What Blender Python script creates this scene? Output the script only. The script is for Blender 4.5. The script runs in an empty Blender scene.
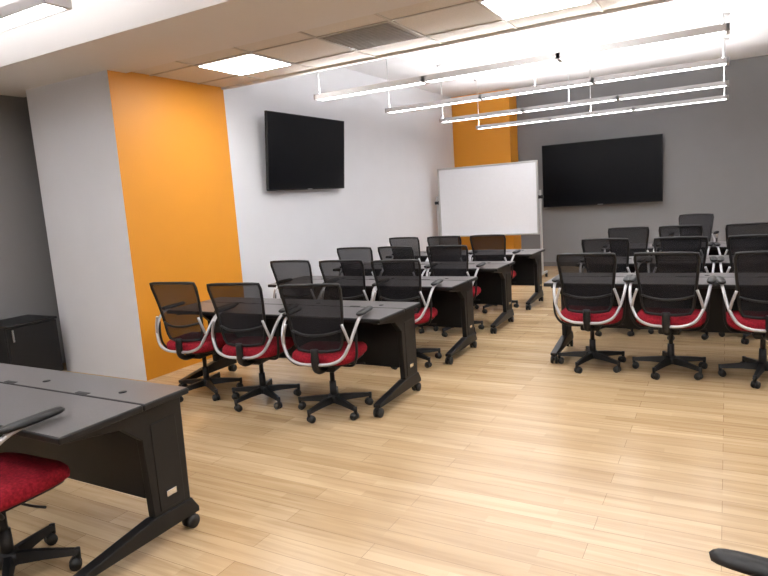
import bpy, bmesh, math, random
from mathutils import Vector, Matrix
random.seed(3)
scene = bpy.context.scene
scene.view_settings.view_transform = 'Standard'
scene.view_settings.look = 'None'

def s2l(c):
    return tuple(((x/255)/12.92 if x/255<=0.04045 else ((x/255+0.055)/1.055)**2.4) for x in c)

# ---------------------------------------------------------------- materials
def mat(name, rgb, rough=0.5, metal=0.0, noise=0.05, nscale=20, bump=0.0, bscale=200, spec=0.5, lin=False):
    m = bpy.data.materials.new(name); m.use_nodes = True
    nt = m.node_tree; b = nt.nodes['Principled BSDF']
    c = rgb if lin else s2l(rgb)
    tc = nt.nodes.new('ShaderNodeTexCoord')
    n = nt.nodes.new('ShaderNodeTexNoise'); n.inputs['Scale'].default_value = nscale; n.inputs['Detail'].default_value = 4
    r = nt.nodes.new('ShaderNodeValToRGB')
    r.color_ramp.elements[0].position = 0.3; r.color_ramp.elements[1].position = 0.7
    r.color_ramp.elements[0].color = tuple(x*(1-noise) for x in c)+(1,)
    r.color_ramp.elements[1].color = tuple(min(1, x*(1+noise)) for x in c)+(1,)
    nt.links.new(tc.outputs['Object'], n.inputs['Vector'])
    nt.links.new(n.outputs['Fac'], r.inputs['Fac'])
    nt.links.new(r.outputs['Color'], b.inputs['Base Color'])
    b.inputs['Roughness'].default_value = rough
    b.inputs['Metallic'].default_value = metal
    b.inputs['Specular IOR Level'].default_value = spec
    if bump > 0:
        n2 = nt.nodes.new('ShaderNodeTexNoise'); n2.inputs['Scale'].default_value = bscale
        bp = nt.nodes.new('ShaderNodeBump'); bp.inputs['Strength'].default_value = bump; bp.inputs['Distance'].default_value = 0.002
        nt.links.new(tc.outputs['Object'], n2.inputs['Vector'])
        nt.links.new(n2.outputs['Fac'], bp.inputs['Height'])
        nt.links.new(bp.outputs['Normal'], b.inputs['Normal'])
    return m

def emat(name, rgb, strength):
    m = bpy.data.materials.new(name); m.use_nodes = True
    nt = m.node_tree; nt.nodes.clear()
    e = nt.nodes.new('ShaderNodeEmission'); e.inputs['Color'].default_value = rgb+(1,); e.inputs['Strength'].default_value = strength
    o = nt.nodes.new('ShaderNodeOutputMaterial'); nt.links.new(e.outputs[0], o.inputs[0])
    return m

def floor_mat():
    m = bpy.data.materials.new('oak_plank_floor'); m.use_nodes = True
    nt = m.node_tree; b = nt.nodes['Principled BSDF']; L = nt.links.new
    tc = nt.nodes.new('ShaderNodeTexCoord')
    def brick(bw, rh, off, c1, c2, mo, ms):
        br = nt.nodes.new('ShaderNodeTexBrick')
        br.offset = off; br.offset_frequency = 2; br.squash = 1
        br.inputs['Scale'].default_value = 1
        br.inputs['Brick Width'].default_value = bw
        br.inputs['Row Height'].default_value = rh
        br.inputs['Mortar Size'].default_value = ms
        br.inputs['Mortar Smooth'].default_value = 0.2
        br.inputs['Color1'].default_value = c1
        br.inputs['Color2'].default_value = c2
        br.inputs['Mortar'].default_value = mo
        L(tc.outputs['Object'], br.inputs['Vector']); return br
    br = brick(1.42, 0.125, 0.37, s2l((202,177,142))+(1,), s2l((184,157,120))+(1,), s2l((126,98,68))+(1,), 0.0012)
    br2 = brick(0.71, 0.0625, 0.43, (1,1,1,1), (0.85,0.82,0.78,1), (0.84,0.81,0.77,1), 0.0006)
    mp = nt.nodes.new('ShaderNodeMapping'); mp.inputs['Scale'].default_value = (0.8, 15, 1)
    L(tc.outputs['Object'], mp.inputs['Vector'])
    n = nt.nodes.new('ShaderNodeTexNoise'); n.inputs['Scale'].default_value = 1.6; n.inputs['Detail'].default_value = 5; n.inputs['Distortion'].default_value = 0.9
    L(mp.outputs['Vector'], n.inputs['Vector'])
    r = nt.nodes.new('ShaderNodeValToRGB')
    r.color_ramp.elements[0].position = 0.28; r.color_ramp.elements[0].color = (0.66,0.59,0.50,1)
    r.color_ramp.elements[1].position = 0.58; r.color_ramp.elements[1].color = (1.0,1.0,1.0,1)
    L(n.outputs['Fac'], r.inputs['Fac'])
    mx = nt.nodes.new('ShaderNodeMixRGB'); mx.blend_type = 'MULTIPLY'; mx.inputs['Fac'].default_value = 0.7
    L(br.outputs['Color'], mx.inputs['Color1']); L(r.outputs['Color'], mx.inputs['Color2'])
    mx2 = nt.nodes.new('ShaderNodeMixRGB'); mx2.blend_type = 'MULTIPLY'; mx2.inputs['Fac'].default_value = 1
    L(mx.outputs['Color'], mx2.inputs['Color1']); L(br2.outputs['Color'], mx2.inputs['Color2'])
    L(mx2.outputs['Color'], b.inputs['Base Color'])
    b.inputs['Roughness'].default_value = 0.25
    b.inputs['Specular IOR Level'].default_value = 0.5
    return m

M = {}
M['floor'] = floor_mat()
M['white'] = mat('wall_paint_white', (208,209,214), 0.6, noise=0.015, nscale=3, bump=0.1)
M['orange'] = mat('wall_paint_orange', (203,133,24), 0.55, noise=0.015, nscale=3, bump=0.1)
M['grey'] = mat('wall_paint_grey', (115,115,117), 0.6, noise=0.02, nscale=3, bump=0.1)
M['greyl'] = mat('wall_paint_alcove_grey', (122,121,122), 0.6, noise=0.02, nscale=3, bump=0.1)
M['ceil'] = mat('ceiling_paint', (224,223,226), 0.8, noise=0.01, nscale=3)
M['soffit'] = mat('soffit_paint', (214,211,210), 0.8, noise=0.01, nscale=3)
M['tile'] = mat('acoustic_tile', (210,204,197), 0.9, noise=0.06, nscale=90, bump=0.3, bscale=300)
M['tbar'] = mat('ceiling_grid_metal', (180,173,163), 0.5, noise=0.01)
M['vent'] = mat('vent_metal', (140,132,122), 0.5)
M['base'] = mat('baseboard_vinyl', (90,86,84), 0.5)
M['black'] = mat('black_plastic', (17,17,18), 0.5, noise=0.1, spec=0.35)
M['bmetal'] = mat('black_powder_coat', (14,14,15), 0.45, noise=0.1, nscale=60, spec=0.35)
M['lam'] = mat('charcoal_laminate', (88,85,86), 0.34, noise=0.12, nscale=140)
M['silver'] = mat('silver_arm_frame', (180,180,184), 0.32, metal=0.5, noise=0.02)
M['chrome'] = mat('chrome', (210,210,212), 0.15, metal=1.0, noise=0.01)
M['red'] = mat('red_fabric', (134,26,38), 0.9, noise=0.36, nscale=80, bump=0.6, bscale=350, spec=0.15)
M['screen'] = mat('tv_screen_glass', (4,5,9), 0.30, noise=0.02, spec=0.15)
M['wb'] = mat('whiteboard_enamel', (232,233,238), 0.25, noise=0.01)
M['alu'] = mat('aluminium', (186,186,186), 0.35, metal=0.6, noise=0.02)
M['lampbody'] = mat('lamp_body', (190,188,190), 0.4, metal=0.0, noise=0.01)
M['lens'] = emat('lamp_lens', (1.0,0.99,0.98), 18)
M['uplens'] = emat('lamp_uplight', (1.0,0.99,0.98), 54)
M['panel'] = emat('ceiling_panel_light', (1.0,0.99,0.97), 32)
M['rubber'] = mat('caster_rubber', (15,15,15), 0.6)
def mesh_mat():
    m = bpy.data.materials.new('chair_mesh_fabric'); m.use_nodes = True
    nt = m.node_tree; b = nt.nodes['Principled BSDF']
    b.inputs['Base Color'].default_value = s2l((24,23,28))+(1,)
    b.inputs['Roughness'].default_value = 0.85
    b.inputs['Specular IOR Level'].default_value = 0.3
    tc = nt.nodes.new('ShaderNodeTexCoord')
    w = nt.nodes.new('ShaderNodeTexWave'); w.bands_direction = 'Z'; w.inputs['Scale'].default_value = 60
    nt.links.new(tc.outputs['Object'], w.inputs['Vector'])
    mr = nt.nodes.new('ShaderNodeMapRange'); mr.inputs['To Min'].default_value = 0.76; mr.inputs['To Max'].default_value = 0.96
    nt.links.new(w.outputs['Fac'], mr.inputs['Value'])
    nt.links.new(mr.outputs['Result'], b.inputs['Alpha'])
    return m
M['mesh'] = mesh_mat()

# ---------------------------------------------------------------- mesh builder
class B:
    def __init__(s): s.bm = bmesh.new(); s.mats = []
    def mi(s, k):
        if k not in s.mats: s.mats.append(k)
        return s.mats.index(k)
    def merge(s, tmp, mx, k, smooth=False):
        i = s.mi(k); vm = {}
        for v in tmp.verts: vm[v] = s.bm.verts.new(mx @ v.co)
        for f in tmp.faces:
            try:
                nf = s.bm.faces.new([vm[v] for v in f.verts]); nf.material_index = i; nf.smooth = smooth
            except ValueError: pass
        tmp.free()
    def box(s, lo, hi, k, bevel=0.0, rot=None, seg=2):
        lo = Vector(lo); hi = Vector(hi); c = (lo+hi)/2; d = hi-lo
        t = bmesh.new(); bmesh.ops.create_cube(t, size=1)
        for v in t.verts: v.co = Vector((v.co.x*d.x, v.co.y*d.y, v.co.z*d.z))
        if bevel > 0: bmesh.ops.bevel(t, geom=t.edges[:], offset=bevel, segments=seg, affect='EDGES', profile=0.5)
        mx = Matrix.Translation(c)
        if rot is not None: mx = mx @ rot
        s.merge(t, mx, k)
    def cyl(s, p0, p1, r0, r1, k, seg=16, smooth=True):
        p0 = Vector(p0); p1 = Vector(p1); d = p1-p0
        t = bmesh.new(); bmesh.ops.create_cone(t, cap_ends=True, segments=seg, radius1=r0, radius2=r1, depth=d.length)
        q = d.to_track_quat('Z','Y').to_matrix().to_4x4()
        s.merge(t, Matrix.Translation((p0+p1)/2) @ q, k, smooth)
    def prism(s, poly, x0, x1, k, bevel=0.0):
        t = bmesh.new()
        a = [t.verts.new((x0,y,z)) for y,z in poly]; b = [t.verts.new((x1,y,z)) for y,z in poly]
        t.faces.new(a[::-1]); t.faces.new(b)
        n = len(poly)
        for i in range(n): t.faces.new((a[i],a[(i+1)%n],b[(i+1)%n],b[i]))
        bmesh.ops.recalc_face_normals(t, faces=t.faces[:])
        if bevel > 0: bmesh.ops.bevel(t, geom=t.edges[:], offset=bevel, segments=2, affect='EDGES', profile=0.5)
        s.merge(t, Matrix.Identity(4), k)
    def loft(s, layers, k, n=28, e=4.0, fn=None):
        i = s.mi(k); rings = []
        for cx,cy,hx,hy,z in layers:
            ring = []
            for j in range(n):
                a = 2*math.pi*j/n; c = math.cos(a); q = math.sin(a)
                x = cx+hx*math.copysign(abs(c)**(2/e), c); y = cy+hy*math.copysign(abs(q)**(2/e), q)
                p = Vector((x,y,z))
                if fn: p = fn(p)
                ring.append(s.bm.verts.new(p))
            rings.append(ring)
        for a,b in zip(rings, rings[1:]):
            for j in range(n):
                f = s.bm.faces.new((a[j],a[(j+1)%n],b[(j+1)%n],b[j])); f.material_index = i; f.smooth = True
        f = s.bm.faces.new(rings[0][::-1]); f.material_index = i
        f = s.bm.faces.new(rings[-1]); f.material_index = i; f.smooth = True
    def tube(s, pts, r, k, seg=8, sub=5, closed=False, flat=1.0, up=(0,0,1)):
        P = [Vector(p) for p in pts]
        if sub > 1:
            Q = []; n = len(P); rng = range(n) if closed else range(n-1)
            for i in rng:
                p1 = P[i]; p2 = P[(i+1)%n]
                p0 = P[i-1] if (closed or i > 0) else p1*2-p2
                p3 = P[(i+2)%n] if (closed or i+2 < n) else p2*2-p1
                for j in range(sub):
                    t = j/sub
                    Q.append(0.5*((2*p1)+(p2-p0)*t+(2*p0-5*p1+4*p2-p3)*t*t+(3*p1-p0-3*p2+p3)*t**3))
            if not closed: Q.append(P[-1])
            P = Q
        n = len(P); i = s.mi(k); rings = []; prev = None
        for a in range(n):
            if closed: d = P[(a+1)%n]-P[a-1]
            else: d = P[min(a+1,n-1)]-P[max(a-1,0)]
            d.normalize()
            if prev is None:
                u = Vector(up); u = u-d*u.dot(d)
                if u.length < 1e-3: u = Vector((1,0,0)); u = u-d*u.dot(d)
            else: u = prev-d*prev.dot(d)
            u.normalize(); prev = u; w = d.cross(u)
            rings.append([s.bm.verts.new(P[a]+u*(math.cos(2*math.pi*j/seg)*r)+w*(math.sin(2*math.pi*j/seg)*r*flat)) for j in range(seg)])
        m = n if closed else n-1
        for a in range(m):
            A = rings[a]; C = rings[(a+1)%n]
            for j in range(seg):
                f = s.bm.faces.new((A[j],A[(j+1)%seg],C[(j+1)%seg],C[j])); f.material_index = i; f.smooth = True
        if not closed:
            for rg in (rings[0][::-1], rings[-1]):
                f = s.bm.faces.new(rg); f.material_index = i
    def mesh(s, name):
        bmesh.ops.recalc_face_normals(s.bm, faces=s.bm.faces[:])
        me = bpy.data.meshes.new(name); s.bm.to_mesh(me); s.bm.free()
        for k in s.mats: me.materials.append(M[k])
        return me
    def obj(s, name, loc=(0,0,0), rz=0):
        return place(name, s.mesh(name), loc, rz)
def place(name, me, loc=(0,0,0), rz=0):
    o = bpy.data.objects.new(name, me); scene.collection.objects.link(o)
    o.location = loc; o.rotation_euler = (0,0,math.radians(rz)); return o
def boxobj(name, lo, hi, k, bevel=0):
    b = B(); b.box(lo, hi, k, bevel); return b.obj(name)

# ---------------------------------------------------------------- room
XL, XG, XR, YB, YN, H = -4.88, -6.5, 4.0, 12.35, -3.0, 3.5
ZS = 2.9
boxobj('floor', (XG-0.1,YN-0.1,-0.1), (XR+0.1,YB+0.1,0), 'floor')
boxobj('ceiling', (XG-0.1,YN-0.1,H), (XR+0.1,YB+0.1,H+0.1), 'ceil')
boxobj('wall_back', (XG-0.1,YB,0), (XR+0.1,YB+0.15,H), 'grey')
boxobj('wall_near', (XG-0.1,YN-0.15,0), (XR+0.1,YN,H), 'white')
boxobj('wall_right', (XR,YN,0), (XR+0.15,YB,H), 'white')
boxobj('wall_alcove', (XG-0.15,YN,0), (XG,YB,H), 'greyl')
boxobj('wall_left', (XL-0.2,5.3,0), (XL,YB,H), 'white')
b = B(); b.box((-6.13,3.83,0), (XL,5.3,H), 'white')
oi = b.mi('orange')
for f in b.bm.faces:
    if f.calc_center_median().x > XL-0.01: f.material_index = oi
b.obj('wall_column')
boxobj('wall_accent_back', (XL,11.86,0), (-3.69,YB,H), 'orange')
boxobj('baseboard_left', (XL,5.3,0), (XL+0.012,11.86,0.09), 'base')
boxobj('baseboard_back', (-3.69,YB-0.012,0), (XR,YB,0.09), 'base')
boxobj('ceiling_soffit', (XG,3.15,ZS), (XR,4.03,H), 'soffit')
y0, y1 = 4.03, 5.3
b = B(); b.box((XL,y0,ZS+0.02), (XR,y1,H), 'tile'); b.obj('ceiling_tile')
b = B()
px = 0.685; gx = [-4.29+px*k for k in range(0,13)]
for x in gx: b.box((x-0.010,y0,ZS+0.012), (x+0.010,y1,ZS+0.02), 'tbar')
for y in (y0+0.012, 4.31, 4.93): b.box((XL,y-0.010,ZS+0.011), (XR,y+0.010,ZS+0.019), 'tbar')
b.box((XL,y1-0.03,ZS-0.005), (XR,y1+0.01,H), 'soffit')
b.obj('ceiling_grid')
def panel_light(k):
    b = B(); x0 = -4.29+px*k+0.012; x1 = x0+px-0.024
    b.box((x0,4.322,ZS+0.008), (x1,4.918,ZS+0.019), 'lampbody')
    b.box((x0+0.02,4.342,ZS+0.004), (x1-0.02,4.898,ZS+0.008), 'panel')
    b.obj('ceiling_panel_light')
panel_light(0); panel_light(4); panel_light(8)
b = B(); x0 = -4.29+px*2+0.012; x1 = x0+px-0.024
b.box((x0,4.322,ZS+0.012), (x1,4.918,ZS+0.019), 'vent')
for j in range(14):
    yy = 4.35+j*0.041
    b.box((x0+0.03,yy,ZS+0.004), (x1-0.03,yy+0.012,ZS+0.012), 'vent')
b.obj('air_vent')

# ---------------------------------------------------------------- pendant lights
def pendant(x0, x1, y, z, top):
    b = B(); w = 0.075; L = x1-x0
    zc = z
    b.box((0,-w,zc+0.0), (L,-w+0.012,zc+0.055), 'lampbody', 0.003)
    b.box((0,w-0.012,zc+0.0), (L,w,zc+0.055), 'lampbody', 0.003)
    b.box((0.0,-w+0.012,zc+0.024), (L,w-0.012,zc+0.034), 'lampbody')
    nseg = max(1, round(L/1.25)); sl = L/nseg
    for i in range(nseg):
        a = i*sl+0.03; e = (i+1)*sl-0.03
        b.box((a,-w+0.02,zc+0.006), (e,w-0.02,zc+0.022), 'lens')
        b.box((a,-w+0.02,zc+0.036), (e,w-0.02,zc+0.048), 'uplens')
        b.box((i*sl-0.02 if i else 0,-w,zc-0.002), (i*sl+0.02,w,zc+0.056), 'lampbody', 0.003)
    b.box((L-0.02,-w,zc-0.002), (L+0.005,w,zc+0.056), 'lampbody', 0.003)
    for fx in (0.03, L/2, L-0.05):
        b.cyl((fx,0,zc+0.05), (fx,0,top), 0.004, 0.004, 'alu', 8)
        b.cyl((fx,0,top-0.03), (fx,0,top), 0.05, 0.06, 'lampbody', 16)
    b.obj('pendant_light', (x0,y,0))
for y in (5.55, 7.1, 8.8, 10.35): pendant(-3.8, 0.0, y, 2.66, H)
pendant(-6.2, -3.05, 2.15, 2.70, H)
pendant(-2.0, 2.2, 2.0, 2.95, H)  # unseen pendant, added to light the near right zone
pendant(-6.2, -3.05, 0.5, 2.70, H)  # second near row, unseen: added to brighten the column's white face
pendant(-2.4, 2.2, 0.4, 2.95, H)  # right half of that added row, out of view, more near-room light
pendant(-5.0, -1.0, -1.2, 2.8, H)  # extra pendant out of view, added for near-zone light
pendant(0.9, 3.7, 6.3, 2.66, H); pendant(0.9, 3.7, 9.2, 2.66, H)

# ---------------------------------------------------------------- televisions
def tv(w, h, d, tilt):
    b = B()
    R = Matrix.Rotation(math.radians(tilt), 4, 'X')
    b.box((-w/2,-d,-h/2), (w/2,-0.01,h/2), 'black', 0.006)
    b.box((-w/2+0.012,-d-0.0015,-h/2+0.020), (w/2-0.012,-d+0.002,h/2-0.012), 'screen')
    b.box((-0.05,-d-0.004,-h/2+0.004), (0.05,-d,-h/2+0.014), 'alu')
    for v in b.bm.verts: v.co = R @ v.co
    b.box((-0.35,0.02,-0.2), (0.35,0.103,0.2), 'bmetal')
    for x in (-0.25,0.25): b.box((x-0.02,-0.012,-0.12), (x+0.02,0.03,0.12), 'bmetal')
    return b
tv(1.68, 0.93, 0.045, 5).obj('wall_television', (XL+0.105,6.62,2.235), 90)
tv(2.16, 1.2, 0.06, 0).obj('wall_television', (-2.09,YB-0.105,1.79), 0)

# ---------------------------------------------------------------- whiteboard
b = B(); w = 0.915; zb, zt = 0.80, 2.04
b.box((-w,-0.012,zb), (w,0.012,zt), 'wb')
for zz in (zb, zt): b.box((-w-0.02,-0.02,zz-0.016), (w+0.02,0.02,zz+0.016), 'alu', 0.004)
for sx in (-1,1):
    b.box((sx*(w+0.005)-0.016,-0.02,zb), (sx*(w+0.005)+0.016,0.02,zt), 'alu', 0.004)
    X = sx*(w+0.05)
    b.box((X-0.018,-0.018,0.09), (X+0.018,0.018,1.55), 'alu', 0.004)
    b.cyl((X-sx*0.03,0,1.43), (X+sx*0.05,0,1.43), 0.035, 0.03, 'black')
    b.box((X-0.02,-0.3,0.075), (X+0.02,0.3,0.11), 'alu', 0.006)
    for sy in (-0.27,0.27):
        b.cyl((X,sy,0.06), (X,sy,0.08), 0.012, 0.012, 'chrome')
        b.cyl((X-0.015,sy,0.035), (X+0.015,sy,0.035), 0.035, 0.035, 'rubber')
b.box((-w-0.05,-0.015,0.3), (w+0.05,0.015,0.34), 'alu', 0.004)
b.box((-w+0.1,-0.08,zb-0.005), (w-0.1,-0.015,zb+0.012), 'alu', 0.004)
b.obj('rolling_whiteboard', (-3.77,10.6,0), 0)

# ---------------------------------------------------------------- training table
def table_mesh():
    b = B(); L = 1.09; N, F = -0.34, 0.34; S = 0.07
    for a, e in ((N, S-0.003), (S+0.003, F)):
        b.box((-L,a,0.712), (L,e,0.742), 'black', 0.006)
        b.box((-L+0.006,a+0.006,0.742), (L-0.006,e-0.006,0.7445), 'lam')
    for x in (-0.62, 0.0, 0.62):
        b.box((x-0.045,0.08,0.7445), (x+0.045,0.105,0.747), 'black', 0.001)
        b.cyl((x+0.2,0.17,0.744), (x+0.2,0.17,0.7475), 0.02, 0.019, 'black')
    b.box((-0.99,0.09,0.26), (0.99,0.105,0.712), 'bmetal')
    b.box((-0.99,0.105,0.58), (0.99,0.30,0.595), 'bmetal')
    b.box((-0.99,0.29,0.40), (0.99,0.305,0.712), 'bmetal')
    b.box((-0.99,-0.02,0.66), (0.99,0.02,0.712), 'bmetal')
    for sx in (-1,1):
        x0 = sx*1.015-0.022; x1 = sx*1.015+0.022
        b.prism([(-0.28,0.712),(-0.28,0.69),(-0.02,0.65),(0.08,0.56),(0.095,0.13),(0.315,0.13),(0.325,0.712)], x0, x1, 'bmetal', 0.004)
        b.box((sx*1.015-0.026,0.13,0.18), (sx*1.015+0.026,0.28,0.62), 'black', 0.004)
        b.prism([(-0.34,0.075),(-0.34,0.10),(0.08,0.165),(0.32,0.165),(0.36,0.10),(0.36,0.075)], sx*1.015-0.03, sx*1.015+0.03, 'bmetal', 0.006)
        b.box((sx*1.043-0.006,0.17,0.24), (sx*1.043+0.006,0.23,0.27), 'chrome', 0.002)
        for y in (-0.31,0.33):
            b.cyl((sx*1.015,y,0.05), (sx*1.015,y,0.085), 0.014, 0.014, 'bmetal')
            for q in (-0.018,0.018):
                b.cyl((sx*1.015+q-0.009,y-0.01,0.035), (sx*1.015+q+0.009,y-0.01,0.035), 0.035, 0.035, 'rubber')
            b.box((sx*1.015-0.012,y-0.035,0.03), (sx*1.015+0.012,y+0.02,0.062), 'black', 0.004)
    return b.mesh('training_table')
TM = table_mesh()
LX = -2.20-1.09
place('training_table', TM, (LX-0.10,1.70,0))
place('training_table', TM, (LX+0.05,4.03,0))
for yc in (5.48, 6.76, 8.16): place('training_table', TM, (LX,yc,0))
RX = -1.43+1.09
for yc in (5.76, 7.12, 8.66): place('training_table', TM, (RX,yc,0))

# ---------------------------------------------------------------- office chair (faces +Y)
def chair_mesh():
    b = B()
    def wf(p):
        q = p.copy()
        if q.y > 0.12: q.z -= (q.y-0.12)**2*1.6
        q.z += 0.012*(q.x/0.25)**2
        return q
    b.loft([(0,0,0.215,0.205,0.405),(0,0,0.235,0.225,0.412),(0,0,0.238,0.228,0.425)], 'black', fn=wf, e=3.6)
    b.loft([(0,0,0.240,0.230,0.422),(0,0,0.256,0.246,0.435),(0,0,0.260,0.250,0.458),(0,0,0.254,0.244,0.485),(0,0,0.235,0.225,0.503),(0,0,0.18,0.17,0.510),(0,0,0.09,0.08,0.508)], 'red', fn=wf, e=3.6)
    b.box((-0.08,-0.14,0.345), (0.08,0.10,0.405), 'black', 0.015)
    b.cyl((0,0,0.10), (0,0,0.24), 0.028, 0.026, 'black'); b.cyl((0,0,0.24), (0,0,0.36), 0.018, 0.018, 'black')
    b.tube([(0.07,0.02,0.375),(0.18,0.03,0.37),(0.26,0.04,0.372)], 0.006, 'black', sub=3)
    b.cyl((0,0,0.075), (0,0,0.135), 0.05, 0.042, 'black', 20)
    for i in range(5):
        a = math.radians(90+72*i+18); c, q = math.cos(a), math.sin(a)
        R = Matrix.Rotation(a, 4, 'Z')
        t = bmesh.new(); secs = [(0.02,0.026,0.075,0.13),(0.15,0.022,0.078,0.118),(0.29,0.016,0.072,0.098)]
        rr = [[t.verts.new(v) for v in ((x,-w,z0),(x,w,z0),(x,w*0.6,z1),(x,-w*0.6,z1))] for x,w,z0,z1 in secs]
        for A,C in zip(rr, rr[1:]):
            for j in range(4): t.faces.new((A[j],A[(j+1)%4],C[(j+1)%4],C[j]))
        t.faces.new(rr[0]); t.faces.new(rr[-1])
        b.merge(t, R, 'black')
        ex, ey = 0.29*c, 0.29*q
        b.cyl((ex,ey,0.05), (ex,ey,0.10), 0.012, 0.014, 'black', 10)
        ca = a+random.uniform(-1.2,1.2)+1.57; tx, ty = math.cos(ca), math.sin(ca); fx, fy = -ty, tx
        wx, wy = ex+fx*0.014, ey+fy*0.014
        for s2 in (-1,1):
            b.cyl((wx+tx*s2*0.008,wy+ty*s2*0.008,0.028), (wx+tx*s2*0.024,wy+ty*s2*0.024,0.028), 0.028, 0.026, 'rubber', 14)
        b.cyl((wx-tx*0.02,wy-ty*0.02,0.034), (wx+tx*0.02,wy+ty*0.02,0.034), 0.024, 0.024, 'black', 12)
    # mesh back
    nx, nz = 10, 12; z0, z1 = 0.53, 1.03
    def P(u, t, off=0):
        w = 0.180+0.055*t
        if t > 0.9: w *= 1-0.05*((t-0.9)/0.1)**2
        if t < 0.14: w *= 1-0.10*((0.14-t)/0.14)**2
        x = u*w; z = z0+(z1-z0)*t-0.008*(abs(u)**3)*(1 if t > 0.5 else -1)*abs(2*t-1)
        y = -0.235-0.085*t+0.02*math.sin(math.pi*t) + 0.035*u*u + off
        return Vector((x,y,z))
    i = b.mi('mesh')
    g = [[b.bm.verts.new(P(-1+2*a/nx, c/nz)) for a in range(nx+1)] for c in range(nz+1)]
    for c in range(nz):
        for a in range(nx):
            f = b.bm.faces.new((g[c][a],g[c][a+1],g[c+1][a+1],g[c+1][a])); f.material_index = i; f.smooth = True
    bd = [P(-1+2*a/nx,0) for a in range(nx)]+[P(1,c/nz) for c in range(nz)]+[P(1-2*a/nx,1) for a in range(nx)]+[P(-1,1-c/nz) for c in range(nz)]
    b.tube(bd, 0.012, 'black', sub=1, closed=True)
    b.tube([P(-0.98,0.30,-0.004),P(-0.5,0.27,-0.03),P(0,0.26,-0.04),P(0.5,0.27,-0.03),P(0.98,0.30,-0.004)], 0.010, 'black', sub=4)
    b.tube([(0,-0.10,0.375),(0,-0.22,0.38),(0,-0.285,0.43),(0,-0.285,0.56)], 0.022, 'black', sub=5, flat=1.4)
    # silver yoke sweeping up to cantilevered arm pads
    for s2 in (-1,1):
        b.tube([(s2*0.02,-0.285,0.445),(s2*0.12,-0.292,0.455),(s2*0.205,-0.280,0.495),(s2*0.255,-0.250,0.58),(s2*0.280,-0.205,0.665),(s2*0.292,-0.13,0.735),(s2*0.295,-0.04,0.766),(s2*0.295,0.06,0.768)], 0.012, 'silver', seg=8, sub=5)
        b.tube([(s2*0.257,-0.245,0.595),(s2*0.243,-0.262,0.66),(s2*0.216,-0.268,0.74)], 0.0105, 'silver', sub=4)
        b.tube([(s2*0.10,-0.08,0.39),(s2*0.22,-0.12,0.40),(s2*0.272,-0.17,0.47),(s2*0.286,-0.185,0.56),(s2*0.286,-0.175,0.68)], 0.010, 'black', sub=4)
        b.loft([(s2*0.295,0.02,0.020,0.13,0.766),(s2*0.295,0.02,0.032,0.145,0.773),(s2*0.295,0.02,0.034,0.147,0.783),(s2*0.295,0.02,0.023,0.135,0.792)], 'black', n=20, e=3.0)
    return b.mesh('office_chair')
CM = chair_mesh()
chairs = [
 (-3.98,3.74,6),(-3.33,3.73,10),(-2.62,3.72,12),
 (-3.88,5.18,4),(-3.26,5.16,6),(-2.66,5.13,8),
 (-3.90,6.46,3),(-3.31,6.46,-4),(-2.70,6.44,5),
 (-3.90,7.82,-3),(-3.32,7.80,4),(-2.70,7.80,2),
 (-1.02,5.46,2),(-0.39,5.45,-3),(0.26,5.44,6),
 (-1.06,6.82,-5),(-0.40,6.80,3),(0.25,6.80,0),
 (-1.08,8.36,4),(-0.46,8.36,-4),(0.20,8.34,6),
 (-0.42,10.1,176),
 (-2.82,1.36,3),(0.10,1.09,82),
]
for x,y,r in chairs:
    place('office_chair', CM, (x,y,0), r)

# ---------------------------------------------------------------- mini fridge
b = B()
b.box((-0.24,-0.25,0.03), (0.20,0.25,0.60), 'bmetal', 0.008)
b.box((-0.26,-0.26,0.60), (0.25,0.26,0.625), 'black', 0.008)
b.box((0.205,-0.25,0.05), (0.245,0.25,0.595), 'black', 0.008)
b.box((0.245,-0.22,0.46), (0.265,-0.20,0.58), 'chrome', 0.003)
for x in (-0.2,0.18):
    for y in (-0.2,0.2): b.cyl((x,y,0), (x,y,0.035), 0.02, 0.02, 'rubber')
b.obj('mini_fridge', (-6.238,3.46,0))

# ---------------------------------------------------------------- camera
D = Vector((.0672,.987,.1464)).normalized()
Yv = Vector((.484,-.1606,.8604)); Yv = (Yv-D*Yv.dot(D)).normalized()
Xv = D.cross(Yv)
right = Vector((Xv.x, Yv.x, -D.x)); down = Vector((Xv.y, Yv.y, -D.y)); fwd = Vector((Xv.z, Yv.z, -D.z))
R = Matrix((right, -down, -fwd)).transposed().to_4x4()
cd = bpy.data.cameras.new('camera'); cam = bpy.data.objects.new('camera', cd); scene.collection.objects.link(cam)
cam.matrix_world = Matrix.Translation((0,0,1.6)) @ R
cd.sensor_width = 36; cd.lens = 610/768*36; cd.clip_start = 0.05
scene.camera = cam

w = bpy.data.worlds.new('world'); scene.world = w; w.use_nodes = True
w.node_tree.nodes['Background'].inputs['Color'].default_value = (0.5,0.5,0.5,1)
w.node_tree.nodes['Background'].inputs['Strength'].default_value = 0.1
